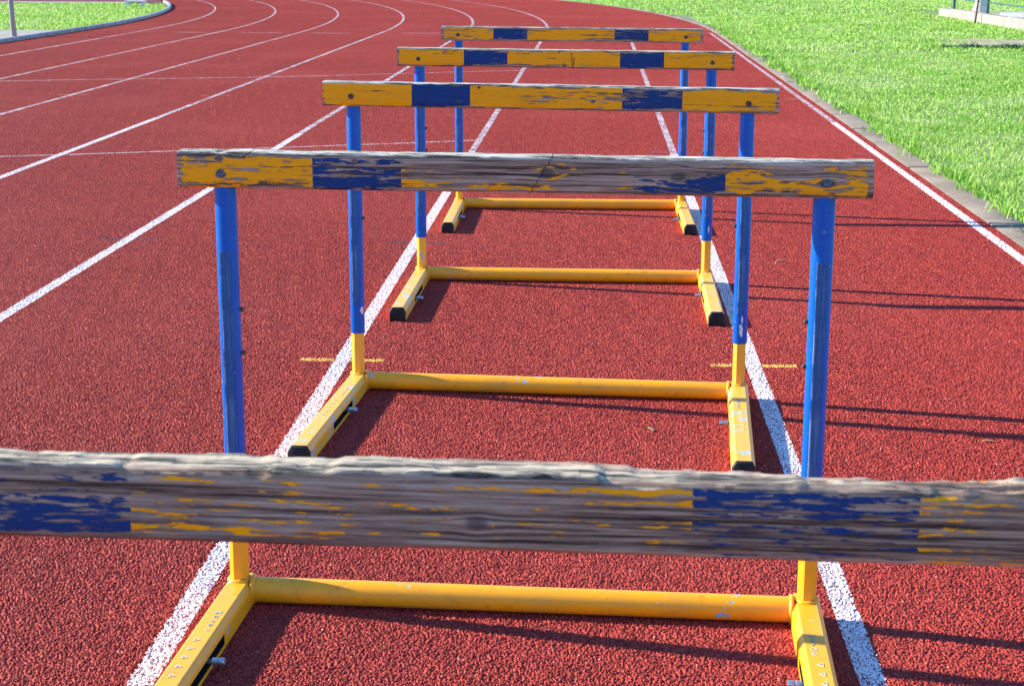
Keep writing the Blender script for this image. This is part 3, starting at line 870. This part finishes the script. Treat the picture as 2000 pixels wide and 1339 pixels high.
# low wall with fence, upper right
wall = tag(empty('low_wall', (6.8, 30, 0)), 'low rough pale concrete wall under the green fence posts', 'wall')
wp = [(6.92, 24.0), (6.86, 27.5), (6.80, 29.9), (6.72, 32.6), (6.70, 33.6)]
def along(pl, t):
    acc = 0
    for a, b in zip(pl, pl[1:]):
        l_ = math.dist(a, b)
        if t <= acc + l_: 
            k = (t - acc) / l_; return (a[0] + (b[0] - a[0]) * k, a[1] + (b[1] - a[1]) * k, math.atan2(b[1] - a[1], b[0] - a[0]))
        acc += l_
    return (*pl[-1], 0)
t = 0.5; q = random.Random(3)
while t < 8.6:
    L = q.uniform(.85, 1.2)
    x, y, a = along(wp, t + L / 2)
    hgt = .135 + q.uniform(-.012, .015)
    me = box('wall_block', -L / 2 + .012, L / 2 - .012, -.09, .09, -.05, hgt, .014, .005, int(t * 10))
    obj('wall_block', me, PALE, wall, (x - 6.8, y - 30, 0), (0, 0, a + q.uniform(-.01, .01)))
    t += L
fence = tag(empty('wire_fence', (6.75, 31, .13)), 'dark green post and wire fence on the low wall at upper right', 'fence')
fp = [(6.72, 32.31), (6.81, 29.95), (6.86, 27.5), (6.90, 25.1)]
for x, y in fp:
    obj('post', tube_z('post', 12, [(.030, -.02), (.030, 2.0), (.032, 2.005), (.02, 2.03)]), GREENPOST, fence, (x - 6.75, y - 31, 0))
for (a, b) in zip(fp, fp[1:]):
    v = Vector((b[0] - a[0], b[1] - a[1], 0)); 
    for z, r in ((.20, .012), (.55, .004), (.9, .004), (1.25, .004), (1.6, .004), (1.95, .012)):
        n = ngon(6, r); ux = v.normalized(); uy = Vector((-ux.y, ux.x, 0))
        rings = [[tuple(Vector((a[0] - 6.75, a[1] - 31, z)) + v * k + uy * p0 + Vector((0, 0, p1))) for p0, p1 in n] for k in (0.0, 1.0)]
        obj('rail' if r > .01 else 'wire', loft('rail', rings), GREENPOST, fence)
stake = tag(obj('stake', loft('stake', [[(x, y, z) for x, y in ngon(6, r)] for r, z in ((.02, -.03), (.02, .25), (.018, .42))]), RUST), 'short rusty stake leaning against the low wall', 'stake')
stake.location = (6.60, 29.93, -.02); stake.rotation_euler = (0, R(5), 0)
tag(obj('paving', sheet('paving', [(7.1, 26), (14, 26), (14, 36.2), (8.3, 35.4), (7.5, 32)], -.018), PAVE), 'grey paved yard beyond the fence at upper right', 'pavement', kind='structure')
tag(obj('dry_field', sheet('dry_field', [(6.95, 24), (40, 24), (40, 80), (9.6, 80), (7.45, 36.2), (6.95, 32.5)], -.024), OLIVE), 'dry olive ground beyond the fence', 'ground', kind='structure')

# tree behind the fence: pale trunk, crown above the frame
tree = tag(empty('tree', (7.89, 35.4, -.03)), 'pale barked tree trunk behind the green fence posts', 'tree')
rings = []
for z, r, dx in ((0, .17, 0), (.15, .12, .01), (.5, .10, .03), (1.2, .09, .06), (2.2, .075, .10), (3.2, .04, .12)):
    rings.append([(x * (1 + .08 * mnoise.noise((x * 30, y * 30, z))) + dx, y, z) for x, y in ngon(14, r)])
obj('trunk', loft('trunk', rings, smooth=60), BARK, tree)
for i in range(5):
    a = i * 1.3; b = Vector((.08, 0, 1.9 + .22 * i)); e = b + Vector((math.cos(a) * .9, math.sin(a) * .9, .8))
    obj('limb', loft('limb', [[tuple(b.lerp(e, k) + Vector((x, y, 0))) for x, y in ngon(7, rr)] for k, rr in ((0, .045), (.5, .03), (1, .012))]), BARK, tree)
n = 9000
cc = rng.normal(0, 1, (n, 3)); cc /= np.linalg.norm(cc, axis=1)[:, None]
cl = rng.normal(0, .55, (26, 3)) * np.array([1.2, 1.2, .7]) + np.array([.1, 0, 3.3])
pc = cl[rng.integers(0, 26, n)] + cc * (rng.uniform(0, 1, n) ** .5 * .42)[:, None]
e1 = rng.normal(0, 1, (n, 3)); e1 /= np.linalg.norm(e1, axis=1)[:, None]; e2 = np.cross(e1, cc); e2 /= np.linalg.norm(e2, axis=1)[:, None] + 1e-6
V = np.stack([pc - e1 * .05, pc + e2 * .022, pc + e1 * .05, pc - e2 * .022], 1).reshape(-1, 3)
me = bpy.data.meshes.new('crown'); me.from_pydata(V.tolist(), [], [(4 * i, 4 * i + 1, 4 * i + 2, 4 * i + 3) for i in range(n)])
obj('crown', me, LEAF, tree)

# worn step of bare soil in the grass on the right
def mound(x0, x1, y0, y1, hgt):
    nx, ny = 90, 26; V = []
    for i in range(nx + 1):
        for j in range(ny + 1):
            x, y = x0 + (x1 - x0) * i / nx, y0 + (y1 - y0) * j / ny
            e = min((x - x0) / .9, (y - y0) / .22, (y1 - y) / .3) * .8 + .9 * mnoise.noise((x * 1.6, y * 2.6, 1)) + .3 * mnoise.noise((x * 7, y * 9, 1))
            e = max(0, min(1, e)); e = e * e * (3 - 2 * e)
            V.append((x, y, -.036 + hgt * e + .010 * mnoise.noise((x * 9, y * 9, 2))))
    F = [(i * (ny + 1) + j, (i + 1) * (ny + 1) + j, (i + 1) * (ny + 1) + j + 1, i * (ny + 1) + j + 1) for i in range(nx) for j in range(ny)]
    return mesh('bare_soil', V, F, 60)
tag(obj('bare_soil', mound(4.6, 8.0, 22.3, 24.1, .040), SOIL), 'strip of bare soil in the grass at right edge', 'soil', kind='structure')
Pd = scatter(9000, 4.5, 7.4, 21.75, 22.45)  # low dark blades stand in for a shadow band on the grass
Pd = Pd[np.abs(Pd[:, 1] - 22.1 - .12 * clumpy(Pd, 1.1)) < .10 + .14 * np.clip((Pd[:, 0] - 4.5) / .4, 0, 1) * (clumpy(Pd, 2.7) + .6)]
tagd = obj('shade_blades', blades('shade_blades', np.concatenate([Pd, np.full((len(Pd), 1), -.03)], 1), rng.uniform(.03, .06, len(Pd)) * (1.3 + clumpy(Pd, 3.1)), rng.uniform(.01, .02, len(Pd)), rng.uniform(0, .25, len(Pd))), SHADE_GREEN)
tag(tagd, 'band of shadow in front of the soil strip, put in as dark green blades', 'shade_blades', kind='stuff')

# ------------------------------------------------------------------ small litter on the track
def leaf_mesh(seed, L):
    q = random.Random(seed); V = []; F = []
    for i in range(7):
        t = i / 6; wdt = L * .16 * math.sin(math.pi * min(1, t * .96 + .04)) + .0006
        z = .002 + L * .10 * math.sin(t * 3.1 + q.uniform(-.2, .2))
        for sgn in (-1, 1): V.append((L * (t - .5), sgn * wdt, z + abs(sgn) * .0015 * q.uniform(0, 2)))
    for i in range(6): F.append((2 * i, 2 * i + 1, 2 * i + 3, 2 * i + 2))
    k = len(V); V += [(x, y, z - .0007) for x, y, z in V]
    F += [(k + 2 * i, k + 2 * i + 2, k + 2 * i + 3, k + 2 * i + 1) for i in range(6)]
    return mesh('dry_leaf', V, F)
DRY = mat_plain('dry_leaf', (.34, .22, .10), (.26, .19, .09), 80, .7, .2)
for i, (x, y, L, a, lab) in enumerate(((.151, 4.075, .032, 2.1, 'dry leaf curled on the track near the right foot of the middle hurdle'),
                                       (.735, 6.47, .042, .1, 'brown leaf scrap on the red lane right of the hurdles'), (.985, 4.018, .03, 2.8, 'dry brown leaf at the right edge of the picture below the long post shadows'))):
    tag(obj('dry_leaf', leaf_mesh(i, L), DRY, None, (x, y, .003), (0, 0, a)), lab, 'leaf')
# pale crumbs scattered on the rubber
n = 420
Pc = np.concatenate([scatter(130, -2.2, 1.7, 2.4, 8.5), scatter(290, -7.4, 1.7, 8.5, 36)])
V = []; F = []
for i, (x, y) in enumerate(Pc):
    r = rnd.uniform(.0018, .0042) * (1 + max(0, y - 6) * .055)
    b = len(V); q = [(rnd.uniform(.6, 1.2) * r * math.cos(a), rnd.uniform(.6, 1.2) * r * math.sin(a)) for a in (0, 1.57, 3.14, 4.71)]
    V += [(x + p[0], y + p[1], .001) for p in q] + [(x + rnd.uniform(-.3, .3) * r, y, .002 + r * .9)]
    F += [(b, b + 1, b + 4), (b + 1, b + 2, b + 4), (b + 2, b + 3, b + 4), (b + 3, b, b + 4)]
tag(obj('crumbs', mesh('crumbs', V, F), mat_plain('pale_crumbs', (.72, .62, .55), (.85, .80, .76), 3, .7, .1)), 'pale crumbs and grit scattered over the red track', 'grit', kind='stuff')

# small white stand by the bend of the kerb rail
st = tag(empty('stand', (-10.15, 36.7, -.03)), 'small white stand with dark gap where the kerb rail bends', 'stand')
WP = mat_plain('white_weathered_paint', (.62, .60, .52), (.74, .72, .66), 8, .6, .2)
obj('upright', box('upright', -.13, -.05, -.08, .08, 0, .11, .008), WP, st)
obj('upright', box('upright', .20, .26, -.08, .08, 0, .09, .008), WP, st)
obj('top_slab', box('top_slab', -.15, .30, -.10, .10, .112, .14, .008), WP, st)
